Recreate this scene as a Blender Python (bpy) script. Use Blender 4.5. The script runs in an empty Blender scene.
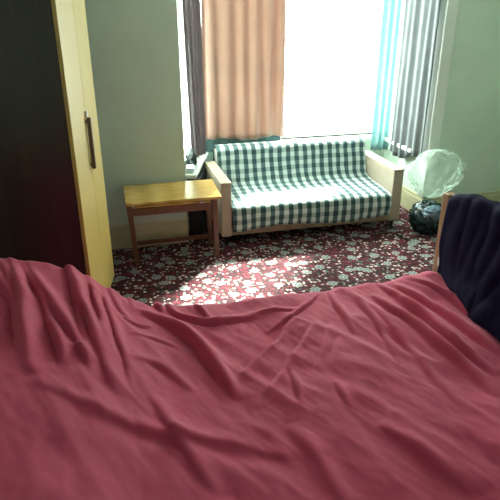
import bpy, bmesh, math, random
import numpy as np
from mathutils import Vector, Matrix, noise
random.seed(7)
R = math.radians
scene = bpy.context.scene
COL = scene.collection

# ------------------------------------------------------------------ camera maths (used only to measure the photograph)
CF, CH, CP, CYAW = 560.0, 1.9, R(23.9), R(-14.7)
def ray(x, y):
    a = (x-250)/CF; b = -(y-250)/CF
    f = math.cos(CP)+b*math.sin(CP); z = -math.sin(CP)+b*math.cos(CP)
    s, c = math.sin(-CYAW), math.cos(-CYAW)
    return a*c+f*s, -a*s+f*c, z
def onz(x, y, z):
    r = ray(x, y); t = (z-CH)/r[2]
    return r[0]*t, r[1]*t

# ------------------------------------------------------------------ materials
def newmat(name):
    m = bpy.data.materials.new(name); m.use_nodes = True
    nt = m.node_tree
    for n in list(nt.nodes): nt.nodes.remove(n)
    out = nt.nodes.new('ShaderNodeOutputMaterial')
    b = nt.nodes.new('ShaderNodeBsdfPrincipled')
    nt.links.new(b.outputs[0], out.inputs[0])
    return m, nt, b, out
def N(nt, t, **kw):
    n = nt.nodes.new(t)
    for k, v in kw.items():
        if k in n.inputs: n.inputs[k].default_value = v
        else: setattr(n, k, v)
    return n
def ramp(nt, fac, stops, interp='LINEAR'):
    r = nt.nodes.new('ShaderNodeValToRGB'); r.color_ramp.interpolation = interp
    e = r.color_ramp.elements
    while len(e) < len(stops): e.new(0.5)
    for i, (p, c) in enumerate(stops):
        e[i].position = p; e[i].color = (*c, 1)
    nt.links.new(fac, r.inputs[0]); return r.outputs[0]
def mixc(nt, fac, a, b):
    m = nt.nodes.new('ShaderNodeMix'); m.data_type = 'RGBA'
    for s, v in ((m.inputs[0], fac), (m.inputs[6], a), (m.inputs[7], b)):
        if hasattr(v, 'is_linked'): nt.links.new(v, s)
        elif isinstance(v, tuple): s.default_value = (*v, 1)
        else: s.default_value = v
    return m.outputs[2]
def math_(nt, op, a, b=None, c=None):
    m = nt.nodes.new('ShaderNodeMath'); m.operation = op
    for i, v in enumerate((a, b, c)):
        if v is None: continue
        if hasattr(v, 'is_linked'): nt.links.new(v, m.inputs[i])
        else: m.inputs[i].default_value = v
    return m.outputs[0]
def bump(nt, b, h, s=.3, d=.01):
    n = N(nt, 'ShaderNodeBump', Strength=s, Distance=d)
    nt.links.new(h, n.inputs['Height']); nt.links.new(n.outputs[0], b.inputs['Normal'])
def coord(nt, kind='Object', scale=(1, 1, 1)):
    tc = nt.nodes.new('ShaderNodeTexCoord'); mp = nt.nodes.new('ShaderNodeMapping')
    mp.inputs['Scale'].default_value = scale
    nt.links.new(tc.outputs[kind], mp.inputs[0]); return mp.outputs[0]
def noise_tex(nt, vec, scale, detail=3, rough=.5):
    n = N(nt, 'ShaderNodeTexNoise', Scale=scale, Detail=detail, Roughness=rough)
    nt.links.new(vec, n.inputs['Vector']); return n.outputs[0]

def plain(name, col, rough=.6, var=.12, scale=8, bmp=0, bscale=60, coat=0, spec=.5):
    m, nt, b, _ = newmat(name)
    v = coord(nt)
    f = noise_tex(nt, v, scale, 4)
    c = ramp(nt, f, [(.25, tuple(x*(1-var) for x in col)), (.75, tuple(min(1, x*(1+var)) for x in col))])
    nt.links.new(c, b.inputs['Base Color'])
    b.inputs['Roughness'].default_value = rough
    b.inputs['Specular IOR Level'].default_value = spec
    if coat: b.inputs['Coat Weight'].default_value = coat; b.inputs['Coat Roughness'].default_value = .15
    if bmp: bump(nt, b, noise_tex(nt, v, bscale, 3), bmp, .004)
    return m
def wood(name, c1, c2, rough=.4, scale=(1, 14, 14), coat=.2):
    m, nt, b, _ = newmat(name)
    v = coord(nt, 'Object', scale)
    f = noise_tex(nt, v, 2.2, 6, .6)
    w = N(nt, 'ShaderNodeTexWave', Scale=1.3, Distortion=5.0, Detail=3.0)
    nt.links.new(v, w.inputs[0])
    g = math_(nt, 'ADD', math_(nt, 'MULTIPLY', f, .6), math_(nt, 'MULTIPLY', w.outputs[1], .4))
    nt.links.new(ramp(nt, g, [(.25, c1), (.75, c2)]), b.inputs['Base Color'])
    b.inputs['Roughness'].default_value = rough
    b.inputs['Coat Weight'].default_value = coat; b.inputs['Coat Roughness'].default_value = .2
    bump(nt, b, f, .08, .002)
    return m

M = {}
M['wall'] = plain('wall_paint', (.66, .77, .66), .7, .05, 3, .12, 40)
M['ceiling'] = plain('ceiling_paint', (.58, .58, .53), .8, .03, 3)
M['skirting'] = plain('skirting_paint', (.60, .56, .36), .4, .06, 6)
M['white_paint'] = plain('white_gloss_paint', (.80, .84, .78), .35, .04, 6)
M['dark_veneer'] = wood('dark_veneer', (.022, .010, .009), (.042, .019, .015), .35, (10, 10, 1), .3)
M['oak'] = wood('pale_oak_veneer', (.48, .33, .085), (.60, .43, .13), .4, (12, 12, .8), .15)
M['brown_handle'] = wood('brown_handle', (.06, .03, .015), (.10, .05, .025), .35, (12, 12, 1))
M['metal'] = plain('steel', (.6, .6, .58), .3, .05); M['metal'].node_tree.nodes['Principled BSDF'].inputs['Metallic'].default_value = 1
M['honey'] = wood('honey_varnished_pine', (.50, .30, .07), (.66, .43, .13), .22, (1.2, 14, 14), .5)
M['redwood'] = wood('red_brown_wood', (.10, .034, .014), (.17, .058, .022), .4, (14, 14, 1.2))
M['beech'] = wood('beech', (.36, .19, .09), (.46, .26, .13), .4, (14, 14, 1.2))
M['arm_vinyl'] = plain('beige_vinyl', (.45, .37, .28), .42, .06, 10, .1, 120)
M['sofa_fabric'] = plain('sofa_fabric', (.22, .20, .18), .9, .1, 20)
M['rail_wood'] = wood('sofa_rail_wood', (.30, .21, .14), (.40, .29, .20), .5, (1.2, 14, 14))
M['black'] = plain('black_plastic', (.012, .012, .013), .4, .1)
M['mattress'] = plain('mattress_ticking', (.6, .58, .5), .9, .05)
M['tag'] = plain('tag_cloth', (.75, .80, .78), .8, .03)
M['gap_dark'] = plain('gap_dark', (.018, .020, .026), .7, .15)  # near-black, gives the added box the shade of the gap
M['bundle'] = plain('dark_cloth', (.035, .04, .042), .9, .3, 12, .3, 40)
M['pale'] = plain('pale_paper', (.55, .62, .64), .6, .15, 25)

def carpet_mat():
    m, nt, b, _ = newmat('floral_carpet')
    v = coord(nt)
    nz = N(nt, 'ShaderNodeTexNoise', Scale=9.0, Detail=2.0); nt.links.new(v, nz.inputs['Vector'])
    sub = N(nt, 'ShaderNodeVectorMath', operation='SUBTRACT'); nt.links.new(nz.outputs['Color'], sub.inputs[0]); sub.inputs[1].default_value = (.5, .5, .5)
    sc = N(nt, 'ShaderNodeVectorMath', operation='SCALE'); nt.links.new(sub.outputs[0], sc.inputs[0]); sc.inputs['Scale'].default_value = .05
    ad = N(nt, 'ShaderNodeVectorMath', operation='ADD'); nt.links.new(v, ad.inputs[0]); nt.links.new(sc.outputs[0], ad.inputs[1])
    vv = ad.outputs[0]
    # small leaves and buds
    v1 = N(nt, 'ShaderNodeTexVoronoi', Scale=33.0, Randomness=1.0); v1.voronoi_dimensions = '2D'; nt.links.new(vv, v1.inputs['Vector'])
    sep = N(nt, 'ShaderNodeSeparateColor'); nt.links.new(v1.outputs['Color'], sep.inputs[0])
    leafc = ramp(nt, sep.outputs[0], [(0, (.030, .008, .010)), (.34, (.15, .02, .032)), (.44, (.46, .34, .32)), (.60, (.07, .11, .10)), (.72, (.58, .50, .46)), (.86, (.17, .02, .035))], 'CONSTANT')
    leafm = ramp(nt, v1.outputs['Distance'], [(.36, (1, 1, 1)), (.44, (0, 0, 0))])
    base = mixc(nt, noise_tex(nt, v, 14, 3), (.052, .008, .013), (.100, .014, .021))
    c = mixc(nt, leafm, base, leafc)
    # dark scrolls
    nsc = noise_tex(nt, v, 11, 2)
    scm = ramp(nt, math_(nt, 'ABSOLUTE', math_(nt, 'SUBTRACT', nsc, .5)), [(.015, (1, 1, 1)), (.03, (0, 0, 0))])
    c = mixc(nt, scm, c, (.020, .008, .010))
    # large flowers with petals in a loose grid
    v2 = N(nt, 'ShaderNodeTexVoronoi', Scale=5.6, Randomness=.85); v2.voronoi_dimensions = '2D'; nt.links.new(vv, v2.inputs['Vector'])
    s2 = N(nt, 'ShaderNodeVectorMath', operation='SUBTRACT'); nt.links.new(vv, s2.inputs[0]); 
    ps = N(nt, 'ShaderNodeVectorMath', operation='SCALE'); nt.links.new(v2.outputs['Position'], ps.inputs[0]); ps.inputs['Scale'].default_value = 1.0
    nt.links.new(ps.outputs[0], s2.inputs[1])
    sx = N(nt, 'ShaderNodeSeparateXYZ'); nt.links.new(s2.outputs[0], sx.inputs[0])
    ang = math_(nt, 'ARCTAN2', sx.outputs[1], sx.outputs[0])
    pet = math_(nt, 'MULTIPLY', math_(nt, 'COSINE', math_(nt, 'MULTIPLY', ang, 7)), .030)
    d = math_(nt, 'SUBTRACT', v2.outputs['Distance'], pet)
    fl = ramp(nt, d, [(0, (.50, .46, .42)), (.045, (.06, .12, .12)), (.12, (.34, .41, .39)), (.155, (.06, .06, .06)), (.175, (.38, .28, .27)), (.21, (.03, .01, .012))], 'CONSTANT')
    flm = ramp(nt, d, [(.225, (1, 1, 1)), (.232, (0, 0, 0))])
    c = mixc(nt, flm, c, fl)
    nt.links.new(c, b.inputs['Base Color'])
    b.inputs['Roughness'].default_value = .85
    b.inputs['Specular IOR Level'].default_value = .15
    bump(nt, b, noise_tex(nt, v, 260, 2), .5, .006)
    return m
M['carpet'] = carpet_mat()

def gingham_mat():
    m, nt, b, _ = newmat('gingham_cloth')
    tc = nt.nodes.new('ShaderNodeTexCoord')
    nz = N(nt, 'ShaderNodeTexNoise', Scale=6.0); nt.links.new(tc.outputs['UV'], nz.inputs['Vector'])
    sub = N(nt, 'ShaderNodeVectorMath', operation='SUBTRACT'); nt.links.new(nz.outputs['Color'], sub.inputs[0]); sub.inputs[1].default_value = (.5, .5, .5)
    sc = N(nt, 'ShaderNodeVectorMath', operation='SCALE'); nt.links.new(sub.outputs[0], sc.inputs[0]); sc.inputs['Scale'].default_value = .02
    ad = N(nt, 'ShaderNodeVectorMath', operation='ADD'); nt.links.new(tc.outputs['UV'], ad.inputs[0]); nt.links.new(sc.outputs[0], ad.inputs[1])
    s = N(nt, 'ShaderNodeSeparateXYZ'); nt.links.new(ad.outputs[0], s.inputs[0])
    def stripe(o):
        f = math_(nt, 'FRACT', math_(nt, 'DIVIDE', o, .082))
        t = math_(nt, 'ABSOLUTE', math_(nt, 'SUBTRACT', f, .5))
        return ramp(nt, t, [(.22, (0, 0, 0)), (.28, (1, 1, 1))])
    a, c = stripe(s.outputs[0]), stripe(s.outputs[1])
    sm = math_(nt, 'ADD', math_(nt, 'MULTIPLY', a, .62), math_(nt, 'MULTIPLY', c, .38))
    col = ramp(nt, sm, [(.0, (.72, .80, .76)), (.38, (.40, .50, .49)), (.62, (.10, .18, .19)), (1, (.030, .075, .082))])
    nt.links.new(col, b.inputs['Base Color']); b.inputs['Roughness'].default_value = .9
    b.inputs['Sheen Weight'].default_value = .2
    w = N(nt, 'ShaderNodeTexNoise', Scale=300.0); nt.links.new(tc.outputs['UV'], w.inputs['Vector'])
    bump(nt, b, w.outputs[0], .2, .002)
    return m
M['gingham'] = gingham_mat()

def cloth_mat(name, col, var=.1, trans=0.0, tcol=None, alpha=1.0, sheen=.2, vscale=5):
    m, nt, b, out = newmat(name)
    v = coord(nt)
    f = noise_tex(nt, v, vscale, 4)
    c = ramp(nt, f, [(.3, tuple(x*(1-var) for x in col)), (.7, tuple(min(1, x*(1+var)) for x in col))])
    nt.links.new(c, b.inputs['Base Color']); b.inputs['Roughness'].default_value = .85
    b.inputs['Sheen Weight'].default_value = sheen; b.inputs['Specular IOR Level'].default_value = .2 if sheen else .05
    bump(nt, b, noise_tex(nt, v, 220, 2), .2, .003)
    sh = b.outputs[0]
    if trans:
        t = N(nt, 'ShaderNodeBsdfTranslucent'); t.inputs[0].default_value = (*(tcol or col), 1)
        mx = N(nt, 'ShaderNodeMixShader'); mx.inputs[0].default_value = trans
        nt.links.new(sh, mx.inputs[1]); nt.links.new(t.outputs[0], mx.inputs[2]); sh = mx.outputs[0]
    if alpha < 1:
        t = N(nt, 'ShaderNodeBsdfTransparent')
        mx = N(nt, 'ShaderNodeMixShader'); mx.inputs[0].default_value = alpha
        nt.links.new(t.outputs[0], mx.inputs[1]); nt.links.new(sh, mx.inputs[2]); sh = mx.outputs[0]
    nt.links.new(sh, out.inputs[0])
    return m
M['sheet'] = cloth_mat('crimson_cotton', (.50, .058, .118), .05, sheen=.12)
M['navy'] = cloth_mat('navy_fleece', (.010, .007, .030), .25, sheen=.0, vscale=14)
M['lining'] = cloth_mat('dark_teal_lining', (.030, .065, .068), .1)
M['plum_curtain'] = cloth_mat('plum_curtain', (.19, .155, .165), .12, .2, (.28, .22, .24))
M['brown_curtain'] = cloth_mat('brown_curtain', (.36, .25, .21), .06, .30, (.36, .24, .20))
M['teal_curtain'] = cloth_mat('teal_curtain', (.34, .47, .48), .08, .50, (.42, .62, .64))
M['slate_curtain'] = cloth_mat('slate_curtain', (.13, .14, .145), .12, .04, (.16, .19, .20))

def glass_mat():
    m, nt, b, out = newmat('window_glass')
    nt.nodes.remove(b)
    t = N(nt, 'ShaderNodeBsdfTransparent'); t.inputs[0].default_value = (.96, 1, .98, 1)
    g = N(nt, 'ShaderNodeBsdfGlossy', Roughness=.02)
    lw = N(nt, 'ShaderNodeLayerWeight', Blend=.5)
    fr = math_(nt, 'MULTIPLY_ADD', math_(nt, 'POWER', lw.outputs[1], 4.0), .35, .03)
    mx = N(nt, 'ShaderNodeMixShader')
    nt.links.new(fr, mx.inputs[0]); nt.links.new(t.outputs[0], mx.inputs[1]); nt.links.new(g.outputs[0], mx.inputs[2])
    nt.links.new(mx.outputs[0], out.inputs[0]); return m
M['glass'] = glass_mat()
def film_mat(name, col, alpha, rough):
    m, nt, b, out = newmat(name)
    b.inputs['Base Color'].default_value = (*col, 1); b.inputs['Roughness'].default_value = rough
    t = N(nt, 'ShaderNodeBsdfTransparent'); t.inputs[0].default_value = (.93, .98, .95, 1)
    tl = N(nt, 'ShaderNodeBsdfTranslucent'); tl.inputs[0].default_value = (*col, 1)
    m1 = N(nt, 'ShaderNodeMixShader'); m1.inputs[0].default_value = .45
    nt.links.new(b.outputs[0], m1.inputs[1]); nt.links.new(tl.outputs[0], m1.inputs[2])
    lw = N(nt, 'ShaderNodeLayerWeight', Blend=.35)
    f = math_(nt, 'ADD', math_(nt, 'MULTIPLY', lw.outputs[1], .24), alpha)
    mx = N(nt, 'ShaderNodeMixShader'); nt.links.new(f, mx.inputs[0])
    nt.links.new(t.outputs[0], mx.inputs[1]); nt.links.new(m1.outputs[0], mx.inputs[2])
    nt.links.new(mx.outputs[0], out.inputs[0]); return m
M['clear_film'] = film_mat('clear_plastic_film', (.72, .80, .72), .15, .25)
M['bin_film'] = plain('dark_green_plastic_film', (.010, .028, .030), .25, .3, 10)
M['blue_film'] = plain('blue_grey_plastic', (.16, .24, .31), .35, .2, 14)

# ------------------------------------------------------------------ builders
def link(name, me, mat=None, parent=None, smooth=False, loc=None):
    o = bpy.data.objects.new(name, me); COL.objects.link(o)
    if mat is not None: me.materials.append(mat)
    if smooth:
        for p in me.polygons: p.use_smooth = True
    if parent is not None: o.parent = parent
    if loc is not None: o.location = loc
    return o
def finish(bm, name, mat, parent=None, smooth=False, loc=None):
    bmesh.ops.recalc_face_normals(bm, faces=bm.faces[:])
    me = bpy.data.meshes.new(name); bm.to_mesh(me); bm.free()
    return link(name, me, mat, parent, smooth, loc)
def add_box(bm, x0, x1, y0, y1, z0, z1, bev=0, seg=2, mtx=None):
    r = bmesh.ops.create_cube(bm, size=1)
    vs = r['verts']
    for v in vs:
        v.co = Vector(((x0+x1)/2+v.co.x*(x1-x0), (y0+y1)/2+v.co.y*(y1-y0), (z0+z1)/2+v.co.z*(z1-z0)))
        if mtx: v.co = mtx @ v.co
    if bev:
        es = list({e for v in vs for e in v.link_edges})
        bmesh.ops.bevel(bm, geom=es, offset=bev, segments=seg, profile=.5, affect='EDGES')
def box(name, mat, b, parent=None, bev=0, seg=2):
    bm = bmesh.new(); add_box(bm, *b, bev, seg); return finish(bm, name, mat, parent)
def add_hexa(bm, bot, top, bev=0):
    """prism from a bottom quad to a top quad (each four points)"""
    vb = [bm.verts.new(p) for p in bot]; vt = [bm.verts.new(p) for p in top]
    n = len(vb); fs = [bm.faces.new(vb[::-1]), bm.faces.new(vt)]
    for i in range(n): fs.append(bm.faces.new((vb[i], vb[(i+1) % n], vt[(i+1) % n], vt[i])))
    if bev:
        es = list({e for f in fs for e in f.edges})
        bmesh.ops.bevel(bm, geom=es, offset=bev, segments=2, profile=.5, affect='EDGES')
def grid_mesh(name, P, mat, parent=None, uv=None, thick=0, smooth=True, offset=1.0, closed_u=False):
    """P: array (nu, nv, 3)"""
    nu, nv = P.shape[:2]
    verts = P.reshape(-1, 3).tolist(); faces = []
    ku = nu if closed_u else nu-1
    for i in range(ku):
        for j in range(nv-1):
            a = i*nv+j; b2 = ((i+1) % nu)*nv+j
            faces.append((a, b2, b2+1, a+1))
    me = bpy.data.meshes.new(name); me.from_pydata(verts, [], faces)
    if uv is not None:
        ul = me.uv_layers.new(name='UVMap'); U = uv.reshape(-1, 2)
        li = np.empty(len(me.loops), dtype=np.int32); me.loops.foreach_get('vertex_index', li)
        ul.data.foreach_set('uv', U[li].astype(np.float32).ravel())
    me.validate(); o = link(name, me, mat, parent, smooth)
    if thick:
        md = o.modifiers.new('thickness', 'SOLIDIFY'); md.thickness = thick; md.offset = offset
    return o
def thing(name, label, cat, loc=(0, 0, 0), rz=0, group=None):
    o = bpy.data.objects.new(name, None); COL.objects.link(o)
    o.location = loc; o.rotation_euler = (0, 0, rz); o.empty_display_size = .1
    return tag(o, label, cat, group)
def tag(o, label, cat, group=None):
    o['label'] = label; o['category'] = cat
    if group: o['group'] = group
    return o
def struct(o, label=None):
    o['kind'] = 'structure'
    if label: o['label'] = label
    return o

# ------------------------------------------------------------------ room shell
XL, XR, YB, YF, ZC = -0.98, 3.80, -1.30, 4.47, 2.62      # left, right, behind the camera, window wall, ceiling
BX0, BX1, BY = 0.62, 2.88, 5.34                           # bay opening and the bay's back wall
CX = 0.85                                                 # where the canted left side meets the back
SILL, HEAD = 0.63, 2.34
bm = bmesh.new(); add_box(bm, XL-.15, XR+.15, YB-.15, BY+.2, -.12, 0); struct(finish(bm, 'floor', M['carpet']), 'dark red patterned carpet with pale and teal flowers')
bm = bmesh.new(); add_box(bm, XL-.15, XR+.15, YB-.15, BY+.2, ZC, ZC+.12); struct(finish(bm, 'ceiling', M['ceiling']))
struct(box('wall_left', M['wall'], (XL-.15, XL, YB-.15, YF+.15, 0, ZC)))
struct(box('wall_right', M['wall'], (XR, XR+.15, YB-.15, YF+.15, 0, ZC)))
struct(box('wall_front_left', M['wall'], (XL, BX0, YF, YF+.15, 0, ZC)), 'pale green wall beside the wardrobe')
struct(box('wall_front_right', M['wall'], (BX1, XR, YF, YF+.15, 0, ZC)), 'pale green wall right of the bay window')
# wall behind the camera with its own window opening
struct(box('wall_back', M['wall'], (XL, XR, YB-.15, YB, 0, ZC)))
# bay: back wall, left canted side, right side, each with an opening
bm = bmesh.new()
add_box(bm, CX, BX1, BY, BY+.15, 0, SILL); add_box(bm, CX, BX1, BY, BY+.15, HEAD, ZC)
add_box(bm, CX, CX+.06, BY, BY+.15, SILL, HEAD); add_box(bm, BX1-.10, BX1, BY, BY+.15, SILL, HEAD)
struct(finish(bm, 'wall_bay_back', M['wall']))
d = Vector((CX-BX0, BY-(YF+.15), 0)); LL = d.length; d.normalize(); nrm = Vector((-d.y, d.x, 0))
ML = Matrix(((d.x, nrm.x, 0, BX0), (d.y, nrm.y, 0, YF+.15), (0, 0, 1, 0), (0, 0, 0, 1)))   # local x along the wall, y outwards
bm = bmesh.new()
add_box(bm, 0, LL, 0, .14, 0, SILL, mtx=ML); add_box(bm, 0, LL, 0, .14, HEAD, ZC, mtx=ML)
add_box(bm, 0, .05, 0, .14, SILL, HEAD, mtx=ML); add_box(bm, LL-.05, LL+.03, 0, .14, SILL, HEAD, mtx=ML)
struct(finish(bm, 'wall_bay_left', M['wall']))
bm = bmesh.new(); y0, y1 = YF+.15, BY+.15
add_box(bm, BX1, BX1+.14, y0, y1, 0, SILL); add_box(bm, BX1, BX1+.14, y0, y1, HEAD, ZC)
add_box(bm, BX1, BX1+.14, y0, y0+.06, SILL, HEAD); add_box(bm, BX1, BX1+.14, BY-.10, y1, SILL, HEAD)
struct(finish(bm, 'wall_bay_right', M['wall']))
def sash(name, w, h, parent_m, mid=.5, label=None):
    """window in local x (width), z (height); parent_m places it"""
    bm = bmesh.new(); t = .045
    for b in ((0, t, 0, .06, 0, h), (w-t, w, 0, .06, 0, h), (t, w-t, 0, .06, 0, t*1.3), (t, w-t, 0, .06, h-t, h), (t, w-t, .005, .055, h*mid-.02, h*mid+.02)):
        add_box(bm, *b, .004, 1)
    for v in bm.verts: v.co = parent_m @ v.co
    f = struct(finish(bm, name, M['white_paint']), label)
    bm = bmesh.new(); add_box(bm, t, w-t, .028, .032, t, h-t)
    for v in bm.verts: v.co = parent_m @ v.co
    finish(bm, 'pane', M['glass'], f)
    return f
T = Matrix.Translation
w1 = sash('window_1', BX1-.10-CX-.06, HEAD-SILL, T((CX+.06, BY+.05, SILL)), .55, 'wide bay window flooded with white daylight')
w2 = sash('window_2', LL-.10, HEAD-SILL, ML @ T((.05, .04, SILL)), .55, 'narrow side window seen as a white slit')
w3 = sash('window_3', BY-.10-(YF+.21), HEAD-SILL, T((BX1+.10, YF+.21, SILL)) @ Matrix.Rotation(R(90), 4, 'Z'), .55)
# window boards
struct(box('trim_1', M['white_paint'], (CX+.02, BX1-.005, BY-.07, BY+.06, SILL-.035, SILL), None, .006), 'white window board under the bay window')
bm = bmesh.new(); add_box(bm, -.10, LL-.02, -.13, .05, SILL-.085, SILL-.05, .006, 2, ML); struct(finish(bm, 'trim_2', M['white_paint']), 'low ledge under the narrow side window')
struct(box('trim_3', M['white_paint'], (BX1-.10, BX1+.10, YF+.18, BY-.13, SILL-.035, SILL), None, .006))
# architrave at the right corner of the bay
bm = bmesh.new(); add_box(bm, BX1-.035, BX1+.075, YF-.022, YF, .21, ZC, .008); add_box(bm, BX1-.022, BX1, YF, YF+.15, .21, ZC, .004)
struct(finish(bm, 'trim_4', M['white_paint']), 'white vertical corner moulding at the right of the bay')
# skirting
def skirt(name, pts, label=None):
    bm = bmesh.new()
    for (a, b) in zip(pts[:-1], pts[1:]):
        A, B = Vector((*a, 0)), Vector((*b, 0)); dd = (B-A); L = dd.length; dd.normalize()
        m = Matrix(((dd.x, -dd.y, 0, A.x), (dd.y, dd.x, 0, A.y), (0, 0, 1, 0), (0, 0, 0, 1)))
        add_box(bm, 0, L, -.022, 0, 0, .17, 0, 1, m); add_box(bm, 0, L, -.014, 0, .17, .205, .004, 1, m)
    return struct(finish(bm, name, M['skirting']), label)
skirt('baseboard_front_left', [(XL, YF), (BX0, YF)], 'tall cream skirting board behind the small table')
skirt('baseboard_front_right', [(BX1, YF), (XR, YF)])
skirt('baseboard_bay', [(BX0, YF+.15), (CX, BY), (BX1, BY), (BX1, YF)], 'cream skirting board round the bay')
skirt('baseboard_left', [(XL, YB), (XL, YF)]); skirt('baseboard_right', [(XR, YF), (XR, YB)]); skirt('baseboard_back', [(XR, YB), (XL, YB)])

# ------------------------------------------------------------------ wardrobe
wa, wb = Vector((-.160, 3.05, 0)), Vector((-.030, 3.76, 0))
wd = (wb-wa); WL = wd.length; ang = math.atan2(wd.y, wd.x)
W = thing('wardrobe', 'tall wardrobe with dark brown side and pale yellow oak doors', 'wardrobe', wa, ang)
WD, WH = .60, 2.0         # local x along the doors, local y away from them (into the carcass)
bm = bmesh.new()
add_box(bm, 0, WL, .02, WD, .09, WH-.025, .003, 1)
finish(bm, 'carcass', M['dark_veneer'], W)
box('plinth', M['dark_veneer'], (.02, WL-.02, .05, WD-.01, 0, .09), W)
box('cornice', M['dark_veneer'], (-.01, WL+.01, -.012, WD+.005, WH-.025, WH), W, .005)
sp = WL*.53
D1 = box('door', M['oak'], (.002, sp-.003, -.004, .018, .095, WH-.03), W, .003)
D2 = box('door', M['oak'], (sp+.003, WL-.002, -.004, .018, .095, WH-.03), W, .003)
bm = bmesh.new(); add_box(bm, sp-.032, sp-.008, -.034, -.010, .985, 1.29, .006); add_box(bm, sp-.026, sp-.014, -.012, -.003, 1.0, 1.02); add_box(bm, sp-.026, sp-.014, -.012, -.003, 1.255, 1.275)
finish(bm, 'handle', M['brown_handle'], D1)
bm = bmesh.new(); add_box(bm, sp-.030, sp-.010, -.018, -.003, 1.292, 1.325, .004)
finish(bm, 'keyhole_plate', M['metal'], D1)['label'] = 'small bright metal plate'

# ------------------------------------------------------------------ small table
TB = thing('side_table', 'small wooden table with glossy honey-coloured top and red-brown legs', 'table', (.465, 4.19, 0))
def tl(x, y): return x-.465, y-4.19
fx0, fx1, fy0, fy1 = -.36, .372, -.135, .215      # top extents
zf, zb = .524, .562
bm = bmesh.new(); th = .024
add_hexa(bm, [(fx0, fy0, zf-th), (fx1, fy0, zf-th), (fx1-.005, fy1, zb-th), (fx0+.005, fy1, zb-th)],
             [(fx0, fy0, zf), (fx1, fy0, zf), (fx1-.005, fy1, zb), (fx0+.005, fy1, zb)], .005)
finish(bm, 'tabletop', M['honey'], TB)
def ztop(y): return zf+(zb-zf)*(y-fy0)/(fy1-fy0)-th
LW = .042
for sx in (-1, 1):
    for sy in (-1, 1):
        xt = (-.335 if sx < 0 else .318); yt = (-.105 if sy < 0 else .175)
        xb = xt+(.028 if sx < 0 else .012)
        bm = bmesh.new(); h = LW/2; zt = ztop(yt-h)-.001; hb = .017
        add_hexa(bm, [(xb-hb, yt-hb, 0), (xb+hb, yt-hb, 0), (xb+hb, yt+hb, 0), (xb-hb, yt+hb, 0)],
                     [(xt-h, yt-h, zt), (xt+h, yt-h, zt), (xt+h, yt+h, zt), (xt-h, yt+h, zt)], .003)
        finish(bm, 'leg', M['redwood'], TB)
bm = bmesh.new()
add_box(bm, -.315, .298, -.118, -.098,   .415, .472, .002, 1)
add_box(bm, -.315, .298, .170, .190,   .425, .520, .002, 1)
add_box(bm, -.347, -.325, -.085, .155,   .425, .487, .002, 1); add_box(bm, .312, .334, -.085, .155,   .425, .487, .002, 1)
finish(bm, 'apron', M['redwood'], TB)
box('slide', M['honey'], (-.30, .285, -.124, .14, .478, .492), TB, .002)
k = box('knob', M['metal'], (.20, .235, -.136, -.122, .4785, .491), TB, .003); k['label'] = 'small bright metal pull'
box('stretcher', M['redwood'], (-.295, .318, .163, .187, .055, .088), TB, .003)

# ------------------------------------------------------------------ sofa
SX0, SX1, SY0, SY1 = .878, 2.520, 4.27, 5.03
S = thing('sofa', 'low sofa with pale beige block arms standing in the bay window', 'sofa', ((SX0+SX1)/2, 4.65, 0))
ox, oy = (SX0+SX1)/2, 4.65
hw = (SX1-SX0)/2
box('base_frame', M['rail_wood'], (-hw+.088, hw-.098, -.345, .36, .078, .15), S, .006)
bm = bmesh.new(); add_box(bm, -hw+.092, hw-.102, -.355, .18, .150, .318, .035, 3); finish(bm, 'seat_cushion', M['sofa_fabric'], S, True)
bm = bmesh.new()
prof = [(.19, .30), (.20, .17), (.33, .17), (.375, .66), (.35, .672), (.255, .672), (.225, .655)]
a = [bm.verts.new((-hw+.10, p[0], p[1])) for p in prof]; b = [bm.verts.new((hw-.11, p[0], p[1])) for p in prof]
bm.faces.new(a); bm.faces.new(b[::-1])
for i in range(len(prof)): bm.faces.new((a[i], b[i], b[(i+1) % len(prof)], a[(i+1) % len(prof)]))
finish(bm, 'backrest', M['sofa_fabric'], S)
for sx in (-1, 1):
    w = .086 if sx < 0 else .096
    x0 = -hw if sx < 0 else hw-w
    bm = bmesh.new()
    for (yy0, yy1) in ((-.38, .32),):
        add_hexa(bm, [(x0, yy0, .085), (x0+w, yy0, .085), (x0+w, yy1, .085), (x0, yy1, .085)],
                     [(x0, yy0, .540), (x0+w, yy0, .540), (x0+w, yy1, .540), (x0, yy1, .540)], .008)
    A = finish(bm, 'arm', M['arm_vinyl'], S)
    box('arm_cap', M['arm_vinyl'], (x0-.003, x0+w+.003, -.384, .325, .541, .560), A, .006)
for lx in (-hw+.05, hw-.055):
    for ly in (-.34, .28):
        bm = bmesh.new(); bmesh.ops.create_cone(bm, cap_ends=True, segments=14, radius1=.016, radius2=.022, depth=.084, matrix=T((lx, ly, .042)))
        finish(bm, 'leg', M['black'], S, False)
# gingham throw over seat and back
prof = [(4.283, .135), (4.268, .20), (4.265, .27), (4.272, .318), (4.300, .338), (4.40, .342), (4.55, .348), (4.68, .356), (4.752, .366),
        (4.79, .385), (4.815, .42), (4.845, .52), (4.872, .62), (4.882, .676), (4.93, .700), (5.00, .696), (5.046, .665), (5.056, .55), (5.060, .42)]
def resample(pr, n):
    pr = np.array(pr); 
    for _ in range(2):
        q = [pr[0]]
        for i in range(len(pr)-1): q += [pr[i]*.75+pr[i+1]*.25, pr[i]*.25+pr[i+1]*.75]
        q.append(pr[-1]); pr = np.array(q)
    L = np.r_[0, np.cumsum(np.linalg.norm(np.diff(pr, axis=0), axis=1))]
    t = np.linspace(0, L[-1], n)
    return np.c_[np.interp(t, L, pr[:, 0]), np.interp(t, L, pr[:, 1])], t
pr, tt = resample(prof, 110)
nu = 200; xs = np.linspace(SX0+.092, SX1-.102, nu)
Pt = np.zeros((nu, 110, 3)); UV = np.zeros((nu, 110, 2))
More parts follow.
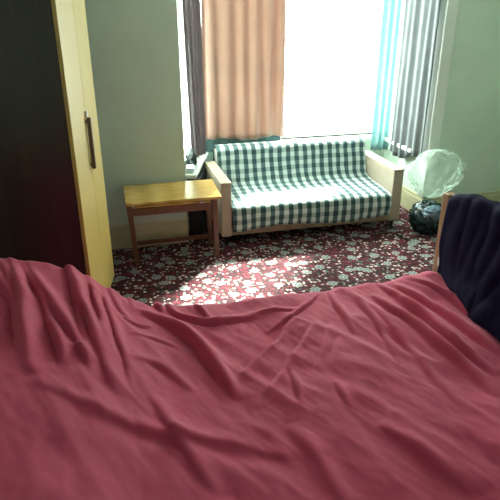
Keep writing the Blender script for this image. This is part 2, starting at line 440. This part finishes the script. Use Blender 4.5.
for i, x in enumerate(xs):
    for j in range(110):
        y, z = pr[j]
        nn = noise.noise(Vector((x*4, tt[j]*5, .3)))*.007+noise.noise(Vector((x*11, tt[j]*9, 4)))*.003
        front = max(0, 1-tt[j]/.22)
        y2 = y + (-1 if y < 4.95 else 1)*(.006+abs(nn)*1.2) - front*.008*(1+math.sin(x*31)+.5*math.sin(x*67))
        z2 = z + .004 + max(nn, -.002) + front**3*.016*math.sin(x*5.5)
        if .95 < tt[j]: z2 += .007*math.sin(x*62+math.sin(x*9)*2)*min(1, (tt[j]-.95)/.05)*max(0, 1-(tt[j]-.95)/.15)
        Pt[i, j] = (x, y2, z2); UV[i, j] = (x, tt[j])
g = grid_mesh('sofa_throw', Pt, M['gingham'], None, UV, .006)
tag(g, 'dark teal and white gingham cloth covering the sofa seat and back', 'sofa cover')

# ------------------------------------------------------------------ curtains
def curtain(name, mat, label, a, b, ztop, zbot, folds, amp, group=None, taper=(0, 0), bow=0, seed=0, sag=None):
    """hanging cloth between floor-plan points a and b, folded; taper moves the bottom ends"""
    rnd = random.Random(seed)
    A, B = Vector((*a, 0)), Vector((*b, 0)); dd = B-A; L = dd.length; u = dd/L; n = Vector((-u.y, u.x, 0))
    nu, nv = max(60, folds*14), 40
    P = np.zeros((nu, nv, 3)); ph = [rnd.uniform(-.7, .7) for _ in range(folds+3)]
    for i in range(nu):
        s = i/(nu-1); q = s*folds
        for j in range(nv):
            t = j/(nv-1)
            st = s*(1-t)+t*(taper[0]+s*(1-taper[0]-taper[1]))
            k = int(q); f = q-k
            pp = ph[k]*(1-f)+ph[k+1]*f
            off = amp*math.sin(2*math.pi*q+pp+.5*t*math.sin(q))*(0.75+.35*t)+amp*.5*math.sin(q*2.3+3*t)
            zb_ = zbot+(sag(s) if sag else 0)
            p = A+u*(st*L)+n*(off+bow*math.sin(math.pi*s)*t)
            P[i, j] = (p.x, p.y, ztop*(1-t)+zb_*t)
    o = grid_mesh(name, P, mat, None, None, .003)
    return tag(o, label, 'curtain', group)
CT = ZC-.002
curtain('curtain', M['plum_curtain'], 'plum-grey curtain bunched at the narrow side window left of the sofa', (.722, 4.96), (.915, 5.20), CT, .37, 4, .016, taper=(.25, .0), seed=1, sag=lambda s: .05*(1-s))
bc = curtain('curtain', M['brown_curtain'], 'orange-brown curtain hanging behind the left end of the sofa', (.93, 5.19), (1.70, 5.19), CT, .705, 6, .020, seed=2, sag=lambda s: .012*math.sin(s*9)-.012*s)
lin = curtain('lining', M['lining'], '', (.93, 5.236), (1.685, 5.236), .735, .575, 6, .006, seed=6, sag=lambda s: .03*s)
lin.parent = bc; del lin['category']; lin['label'] = 'dark teal lining'
curtain('curtain', M['teal_curtain'], 'thin blue-green curtain at the right edge of the bright window', (2.645, 5.19), (2.83, 5.16), CT, .505, 3, .016, seed=3)
curtain('curtain', M['slate_curtain'], 'dark slate curtain hanging beside the right sofa arm', (2.775, 5.02), (2.80, 4.475), CT, .53, 5, .014, seed=4, sag=lambda s: -.05*math.sin(math.pi*min(1, s*1.4))+.06*s)

# ------------------------------------------------------------------ things on the low ledge
def blob(name, mat, c, r, seed, amp=.25, fr=3.0, sub=4, flat=None, parent=None, ridged=False, loc=None):
    bm = bmesh.new(); bmesh.ops.create_icosphere(bm, subdivisions=sub, radius=1)
    for v in bm.verts:
        d = v.co.normalized()
        n1 = noise.noise(d*fr+Vector((seed, 0, 0)))
        n2 = noise.noise(d*fr*2.6+Vector((0, seed, 5)))
        if ridged: n1 = .6-abs(n1)*2; n2 = .5-abs(n2)*2
        k = 1+amp*n1+amp*.45*n2
        p = Vector((d.x*r[0]*k, d.y*r[1]*k, d.z*r[2]*k))
        if flat is not None and p.z < flat: p.z = flat
        v.co = p+Vector(c)
    return finish(bm, name, mat, parent, True)
lp = ML @ Vector((.225, -.045, SILL-.05))
b_ = blob('cloth_bundle', M['bundle'], (lp.x, lp.y, lp.z+.055), (.045, .10, .075), 2.2, .25, 2.5, 4, -.054)
tag(b_, 'dark crumpled cloth bundle on the ledge under the white slit window', 'cloth')
bm = bmesh.new()
for k in range(4):
    mm = ML @ T((.015, -.075+.004*k, SILL-.0495+.010*k)) @ Matrix.Rotation(R(6*k-8), 4, 'Z')
    add_box(bm, -.07, .07, -.035, .035, 0, .0095, .003, 1, mm)
tag(finish(bm, 'folded_papers', M['pale']), 'pale folded papers on the front end of the ledge behind the table', 'papers')

SB = thing('gap_shade_box', 'dark box added for the shade in the gap under the ledge between table and sofa arm', 'box', (0, 0, 0))
SB.matrix_world = ML @ T((.19, -.092, 0))  # added dark box, stands in for the shaded gap beside the sofa arm
bm = bmesh.new(); add_box(bm, -.17, .17, -.058, .058, 0, .44, .006); finish(bm, 'body', M['gap_dark'], SB)
bm = bmesh.new(); add_box(bm, -.175, .175, -.062, .062, .441, .515, .006); finish(bm, 'lid', M['gap_dark'], SB)

# ------------------------------------------------------------------ bags on the right
b1 = blob('bin_bag', M['bin_film'], (2.745, 4.165, .125), (.145, .165, .145), 7.3, .22, 2.6, 5, -.1245, None, True)
tag(b1, 'dark green-black plastic bag slumped on the carpet under the clear bag', 'bag')
p1 = blob('label_patch', M['blue_film'], (2.715, 4.045, .215), (.085, .060, .055), 3.1, .40, 2.2, 4, None, b1, True)
p1['label'] = 'blue-grey plastic fold'
bm = bmesh.new(); bmesh.ops.create_icosphere(bm, subdivisions=5, radius=1)
for v in bm.verts:
    d = v.co.normalized()
    n1 = .5-abs(noise.noise(d*2.4+Vector((11.3, 0, 0))))*2; n2 = .5-abs(noise.noise(d*5.5+Vector((0, 4.1, 0))))*2; n3 = .5-abs(noise.noise(d*12+Vector((0, 1.1, 7))))*2
    az = math.atan2(d.y, d.x)+.5*noise.noise(d*2)
    pl = (abs(math.sin(az*4.5+2*d.z))-.5)*(1-abs(d.z)**3)
    k = 1+.16*n1+.08*n2+.03*n3+.10*pl
    fl = .62+.38*min(1, max(0, (d.z+1)/1.1))            # narrower at the foot, flaring upwards
    v.co = Vector((2.80+d.x*.245*k*fl+.05*d.z, 4.225+d.y*.17*k*fl, .505+d.z*.205*k-.03*d.x))
    low = .293+.02*n2
    if v.co.z < low: v.co.z = low
cb = finish(bm, 'clear_bag', M['clear_film'], None, True)
tag(cb, 'large crumpled clear plastic bag standing on the dark bag by the wall', 'bag')

# ------------------------------------------------------------------ bed
BEDY0, BEDY1, BX_H, BX_F = .86, 2.46, -.72, 1.69
B = thing('bed', 'double bed with wooden footboard post, in the foreground under the crimson cover', 'bed', (.5, 1.66, 0))
def bb(name, mat, b, bev=.004, parent=B):
    o = box(name, mat, (b[0]-.5, b[1]-.5, b[2]-1.66, b[3]-1.66, b[4], b[5]), parent, bev); return o
bm = bmesh.new(); add_box(bm, BX_H-.5, BX_F-.5-.01, BEDY0+.05-1.66, BEDY1-.06-1.66, .27, .47, .05, 4); finish(bm, 'mattress', M['mattress'], B, True)
bb('bed_base', M['beech'], (BX_H, 1.725, BEDY0+.05, BEDY1-.06, .17, .265))
for yy in (.845, 2.485):
    for xx, hh in ((1.757, .968), (-.775, 1.05)):
        bb('post', M['beech'], (xx-.028, xx+.028, yy-.028, yy+.028, 0, hh), .007)
F_ = bb('footboard', M['beech'], (1.738, 1.776, .873, 2.457, .28, .86), .004)
bb('footboard_rail', M['beech'], (1.730, 1.784, .873, 2.457, .865, .945), .008)
bb('headboard', M['beech'], (-.794, -.756, .873, 2.457, .28, 1.0), .006)

# crimson cover: height field over the mattress, with folds measured off the photograph
folds = []
def F(pts, amp, wid, z=.53, asym=0): folds.append((np.array([onz(x, y, z) for x, y in pts]), amp, wid, asym))
F([(56, 268), (70, 290), (84, 320), (94, 350), (108, 385), (120, 402)], .034, .026, .62)
F([(78, 272), (92, 300), (102, 330), (110, 362)], .026, .020, .62)
F([(97, 284), (108, 298), (118, 318), (132, 326)], .022, .016, .58)
F([(8, 286), (22, 310), (32, 345), (34, 405)], .030, .024, .66)
F([(0, 318), (16, 338), (27, 362), (30, 400)], .024, .018, .62)
F([(32, 300), (48, 330), (66, 352), (82, 368), (97, 400)], .026, .022, .62)
F([(24, 303), (48, 338), (62, 370), (66, 402)], .018, .014, .62)
F([(-4, 300), (12, 312), (21, 332)], .018, .014, .64)
F([(66, 282), (77, 312), (83, 345), (92, 382)], .016, .012, .62)
F([(104, 300), (110, 330), (122, 360), (133, 400)], .016, .013, .58)
F([(84, 332), (92, 348), (99, 364)], .014, .010, .6)
F([(56, 362), (66, 380), (70, 402)], .020, .014, .6)
F([(72, 385), (84, 378), (90, 392)], .016, .012, .6)
F([(137, 319), (168, 323), (190, 335), (210, 355), (226, 372), (236, 395)], .032, .022, .54)
F([(162, 300), (170, 312), (180, 319), (207, 322), (232, 317), (262, 310)], .020, .015)
F([(196, 304), (205, 313), (213, 319)], .014, .011)
F([(118, 298), (140, 300), (156, 304), (166, 314)], .022, .018, .55)
F([(120, 292), (128, 302), (134, 316)], .016, .012, .57)
F([(196, 350), (214, 366), (232, 386)], .016, .013)
F([(120, 335), (140, 339), (152, 334)], .010, .010)
F([(128, 352), (160, 347), (182, 352)], .007, .012)
F([(124, 380), (150, 372), (176, 380), (196, 394)], .009, .018)
F([(298, 312), (281, 331), (256, 359), (240, 380)], .013, .014)
F([(317, 318), (298, 345), (275, 380), (262, 402)], .011, .015)
F([(331, 318), (326, 340), (317, 368)], .006, .011)
F([(342, 330), (338, 345), (334, 362)], .005, .010)
F([(328, 287), (342, 307), (356, 332)], .014, .012)
F([(348, 287), (370, 307), (387, 335), (400, 360)], .014, .014)
F([(289, 363), (296, 380), (303, 402)], .012, .012)
F([(337, 377), (343, 388), (350, 404)], .010, .012)
F([(248, 311), (275, 307), (298, 307)], .010, .010)
F([(262, 330), (285, 318), (310, 300), (318, 290)], .009, .010)
F([(376, 281), (415, 306), (452, 338), (500, 371)], .028, .019)
F([(395, 282), (438, 306), (467, 329), (505, 353)], .026, .018)
F([(372, 292), (423, 325), (452, 350), (500, 391)], .026, .022)
F([(413, 279), (447, 292), (466, 307), (500, 330)], .020, .015)
F([(370, 300), (400, 332), (440, 377), (470, 410)], .012, .022)
F([(40, 440), (120, 452), (220, 440), (300, 452)], .014, .03)
F([(380, 420), (430, 450), (480, 490)], .016, .03); F([(150, 410), (190, 460), (220, 500)], .016, .03); F([(290, 420), (330, 470), (350, 505)], .012, .03)
def seg_dist(PX, PY, pl):
    best = np.full(PX.shape, 1e9); tb = np.zeros(PX.shape); sg = np.zeros(PX.shape)
    L = np.r_[0, np.cumsum(np.linalg.norm(np.diff(pl, axis=0), axis=1))]
    for i in range(len(pl)-1):
        a, b = pl[i], pl[i+1]; ab = b-a; l2 = max(1e-9, (ab**2).sum())
        t = np.clip(((PX-a[0])*ab[0]+(PY-a[1])*ab[1])/l2, 0, 1)
        dd = np.hypot(PX-a[0]-t*ab[0], PY-a[1]-t*ab[1])
        cr = ab[0]*(PY-a[1])-ab[1]*(PX-a[0])
        k = dd < best; best = np.where(k, dd, best); tb = np.where(k, (L[i]+t*np.sqrt(l2))/L[-1], tb); sg = np.where(k, cr, sg)
    return best, tb, sg
def smooth_poly(pl):
    for _ in range(2):
        q = [pl[0]]
        for i in range(len(pl)-1): q += [pl[i]*.75+pl[i+1]*.25, pl[i]*.25+pl[i+1]*.75]
        q.append(pl[-1]); pl = np.array(q)
    return pl
hx = np.array([-.80, -.55, -.45, -.36, -.28, -.20, -.13, -.06, .0, .06, .14, .24, .34, .5, 2.5])
hz = np.array([.375, .375, .362, .340, .314, .278, .230, .172, .120, .088, .055, .03, .012, 0, 0])
WX = WY = 0
def height(PX, PY):
    z = np.interp(PX, hx, hz)
    k = np.array([1.0]); fac = np.clip(.80+.20*np.clip((PY-1.3)/1.1, 0, 1), 0, 1)
    z = z*fac
    h = np.zeros(PX.shape)
    for pl, amp, wid, asym in folds:
        pl = smooth_poly(pl)
        dd, t, sg = seg_dist(PX+WX, PY+WY, pl)
        # the side turned away from the window falls steeply, the other runs out gently
        st = 1/(1+np.exp(-np.clip(sg*4000, -60, 60)))
        w = wid*(1.75*st+.62*(1-st))
        prof = 1/(1+(dd/w)**2)**1.6-.42*np.exp(-((dd-1.3*wid)/(wid*1.3))**2)*(1-st)
        end = np.clip(np.sin(np.pi*np.clip(t, .0, 1)), 0, 1)**.7
        h += 1.75*amp*prof*end*(.8+.4*WX*30)
    h *= 1-.65*np.clip((PY-2.22)/.14, 0, 1)*np.clip((.12-PX)/.15, 0, 1)
    # rise of the cover towards the footboard
    z = z+.035*np.exp(-((PX-1.60)/.16)**2-((PY-2.42)/.22)**2)
    return z+h
def nz2(P, s, seed):
    return np.array([noise.noise(Vector((x*s+seed, y*s*.8, seed))) for x, y in P])
nxs, vs_ = 330, 250
X = np.linspace(BX_H, BX_F, nxs)
# arc-length across: flat from near to far, then rounded and hanging down the far side
flat0, flat1, rad, hang = BEDY0+.03, BEDY1-.06, .06, .30
near_h = .28
V = np.r_[np.linspace(-near_h, 0, 20)[:-1], np.linspace(0, flat1-flat0, 185), (flat1-flat0)+np.linspace(0, rad*math.pi/2+hang, 47)[1:]]
ZB = .500
Pm = np.zeros((nxs, len(V), 3))
Yf = np.zeros(len(V)); Zf = np.zeros(len(V)); Kf = np.ones(len(V)); Ny = np.zeros(len(V)); Nzv = np.ones(len(V))
for j, v in enumerate(V):
    if v < 0:
        Yf[j] = flat0-.035*min(1, -v/.04); Zf[j] = ZB+v*.95; Ny[j] = -1; Nzv[j] = 0; Kf[j] = .3
    elif v <= flat1-flat0: Yf[j] = flat0+v; Zf[j] = ZB
    else:
        s = v-(flat1-flat0); a = min(s/rad, math.pi/2)
        Yf[j] = flat1+rad*math.sin(a); Zf[j] = ZB-rad*(1-math.cos(a))-max(0, s-rad*math.pi/2)
        Ny[j] = math.sin(a); Nzv[j] = math.cos(a); Kf[j] = 1-.75*min(1, s/.25)
PX, PV = np.meshgrid(X, flat0+V, indexing='ij')
pts = np.c_[PX.ravel(), PV.ravel()]
WX = (nz2(pts, 7, 9.3)*.012).reshape(PX.shape); WY = (nz2(pts, 7, 3.9)*.012).reshape(PX.shape)
Hh = height(PX, np.clip(PV, flat0, flat1+.02))
pts = np.c_[PX.ravel(), PV.ravel()]
rot = np.c_[pts[:, 0]*.9+pts[:, 1]*.45, -pts[:, 0]*.45+pts[:, 1]*.9]
an = np.c_[rot[:, 0]*1.0, rot[:, 1]*.35]                       # long soft wrinkles running with the pull of the cloth
Wn = (nz2(pts, 3.4, 1.3)*.016+(.5-np.abs(nz2(an, 8, 6.6)))*.020+nz2(pts, 13, 5.1)*.005+(.5-np.abs(nz2(an, 24, 2.2)))*.0042+nz2(pts, 34, 2.7)*.0014).reshape(PX.shape)
for j in range(len(V)):
    hump = np.interp(X, hx, hz)*(.80+.20*np.clip((np.clip(PV[:, j], flat0, flat1)-1.3)/1.1, 0, 1))
    fold = (Hh[:, j]-hump)*Kf[j]+Wn[:, j]*(.5+.5*Kf[j])
    drop = 0
    if V[j] > flat1-flat0 or V[j] < 0: drop = .5
    Pm[:, j, 0] = X
    # the hump is real bulk: the side face hangs from its raised shoulder
    Pm[:, j, 1] = Yf[j]+fold*Ny[j]
    t = 1.0
    if V[j] > flat1-flat0:
        t = max(0, 1-(V[j]-(flat1-flat0))/(rad*math.pi/2+hang))
    elif V[j] < 0: t = max(0, 1+V[j]/near_h)
    Pm[:, j, 2] = Zf[j]+hump*t+fold*(Nzv[j] if V[j] >= 0 else .3)
cv = grid_mesh('bed_cover', Pm, M['sheet'], None, None, .007, offset=1.0)
tag(cv, 'rumpled crimson cotton cover spread over the bed, humped at the left end', 'bed cover')

# ------------------------------------------------------------------ navy throw over the footboard
ny, ns = 110, 90
Pn = np.zeros((ny, ns, 3))
for i in range(ny):
    s = i/(ny-1); y = 2.432-s*1.33
    spread = max(0, min(1, (2.40-y)/.45))
    xb = 1.700-.100*spread                           # where the hem meets the cover
    zt = .978+.060*min(1, (2.44-y)/.30)*(1-.3*s)+.008*math.sin(y*17)
    zbed = .53+.03*max(0, 1-(2.46-y)/.3)
    ii = int(np.argmin(abs(X-xb))); zbed = .006+max(float(Pm[k, np.argmin(abs(Pm[k, 20:200, 1]-y))+20, 2]) for k in range(ii-3, min(nxs, ii+4)))
    prf = [(xb, zbed+.006), (xb+.015, zbed+.05), (1.715-.045*spread, .66), (1.716-.025*spread, .80), (1.718, .92), (1.726, zt-.015), (1.757, zt), (1.800, zt-.015), (1.815, .90), (1.822, .70), (1.826, .45), (1.826, .30)]
    q, t = resample(prf, ns)
    for j in range(ns):
        n1 = noise.noise(Vector((y*6, t[j]*2.2, 1.7)))*.016+noise.noise(Vector((y*14, t[j]*6, 8)))*.006
        pl = .010*math.sin(y*34+2*math.sin(t[j]*4))*min(1, t[j]/.2)
        lo = 1 if j > 3 else j/4
        side = -1 if t[j] < t[-1]*.47 else 1
        yy = y+.010*math.sin(t[j]*9)*(1-s)-.03*(1-s)*max(0, .15-t[j])/.15
        Pn[i, j] = (q[j, 0]+side*abs(n1+pl)*lo*(.25+.75*min(1, s/.12)), yy, q[j, 1]+(abs(n1)*.7 if abs(q[j, 0]-1.757) < .04 else 0))
th = grid_mesh('throw_blanket', Pn, M['navy'], None, None, .012, offset=1.0)
tag(th, 'dark navy fleece throw draped over the footboard at the right edge', 'blanket')
box('care_tag', M['tag'], (1.722, 1.726, 2.436, 2.462, .560, .610), th, .001)['label'] = 'small pale care tag'

# ------------------------------------------------------------------ light
wl = bpy.data.worlds.new('daylight'); scene.world = wl; wl.use_nodes = True
nt = wl.node_tree
bg = nt.nodes['Background']; bg.inputs[0].default_value = (.90, 1.0, .955, 1); bg.inputs[1].default_value = 30.0
sun = bpy.data.lights.new('sun', 'SUN'); sun.energy = 44; sun.angle = R(6); sun.color = (1, .98, .90)
so = bpy.data.objects.new('sun', sun); COL.objects.link(so)
dirv = Vector((-math.sin(R(38))*math.cos(R(38)), -math.cos(R(38))*math.cos(R(38)), -math.sin(R(38))))
so.rotation_euler = dirv.to_track_quat('-Z', 'Y').to_euler()
def portal(loc, sx, sz, rz):
    l = bpy.data.lights.new('portal', 'AREA'); l.shape = 'RECTANGLE'; l.size = sx; l.size_y = sz
    l.cycles.is_portal = True
    o = bpy.data.objects.new('portal', l); COL.objects.link(o); o.location = loc
    o.rotation_euler = Vector((math.sin(rz), -math.cos(rz), 0)).to_track_quat('-Z', 'Z').to_euler()
zc = (SILL+HEAD)/2
portal(((CX+BX1)/2, BY+.18, zc), BX1-CX, HEAD-SILL, 0)
portal((BX1+.18, (YF+BY)/2+.05, zc), BY-YF-.2, HEAD-SILL, R(-90))
c = ML @ Vector((LL/2, .18, zc)); portal(c, LL, HEAD-SILL, math.atan2(d.y, d.x))

# ------------------------------------------------------------------ camera and view
cam = bpy.data.cameras.new('camera'); co = bpy.data.objects.new('camera', cam); COL.objects.link(co)
co.location = (0, 0, CH); co.rotation_euler = (math.pi/2-CP, 0, CYAW)
cam.sensor_width = 36; cam.lens = CF/500*36; cam.clip_start = .02
scene.camera = co
vs = scene.view_settings
vs.view_transform = 'Standard'; vs.look = 'None'; vs.gamma = 1; vs.use_curve_mapping = False; vs.exposure = 0.22
scene.cycles.use_denoising = True
scene.cycles.max_bounces = 10; scene.cycles.transparent_max_bounces = 16; scene.cycles.sample_clamp_indirect = 8
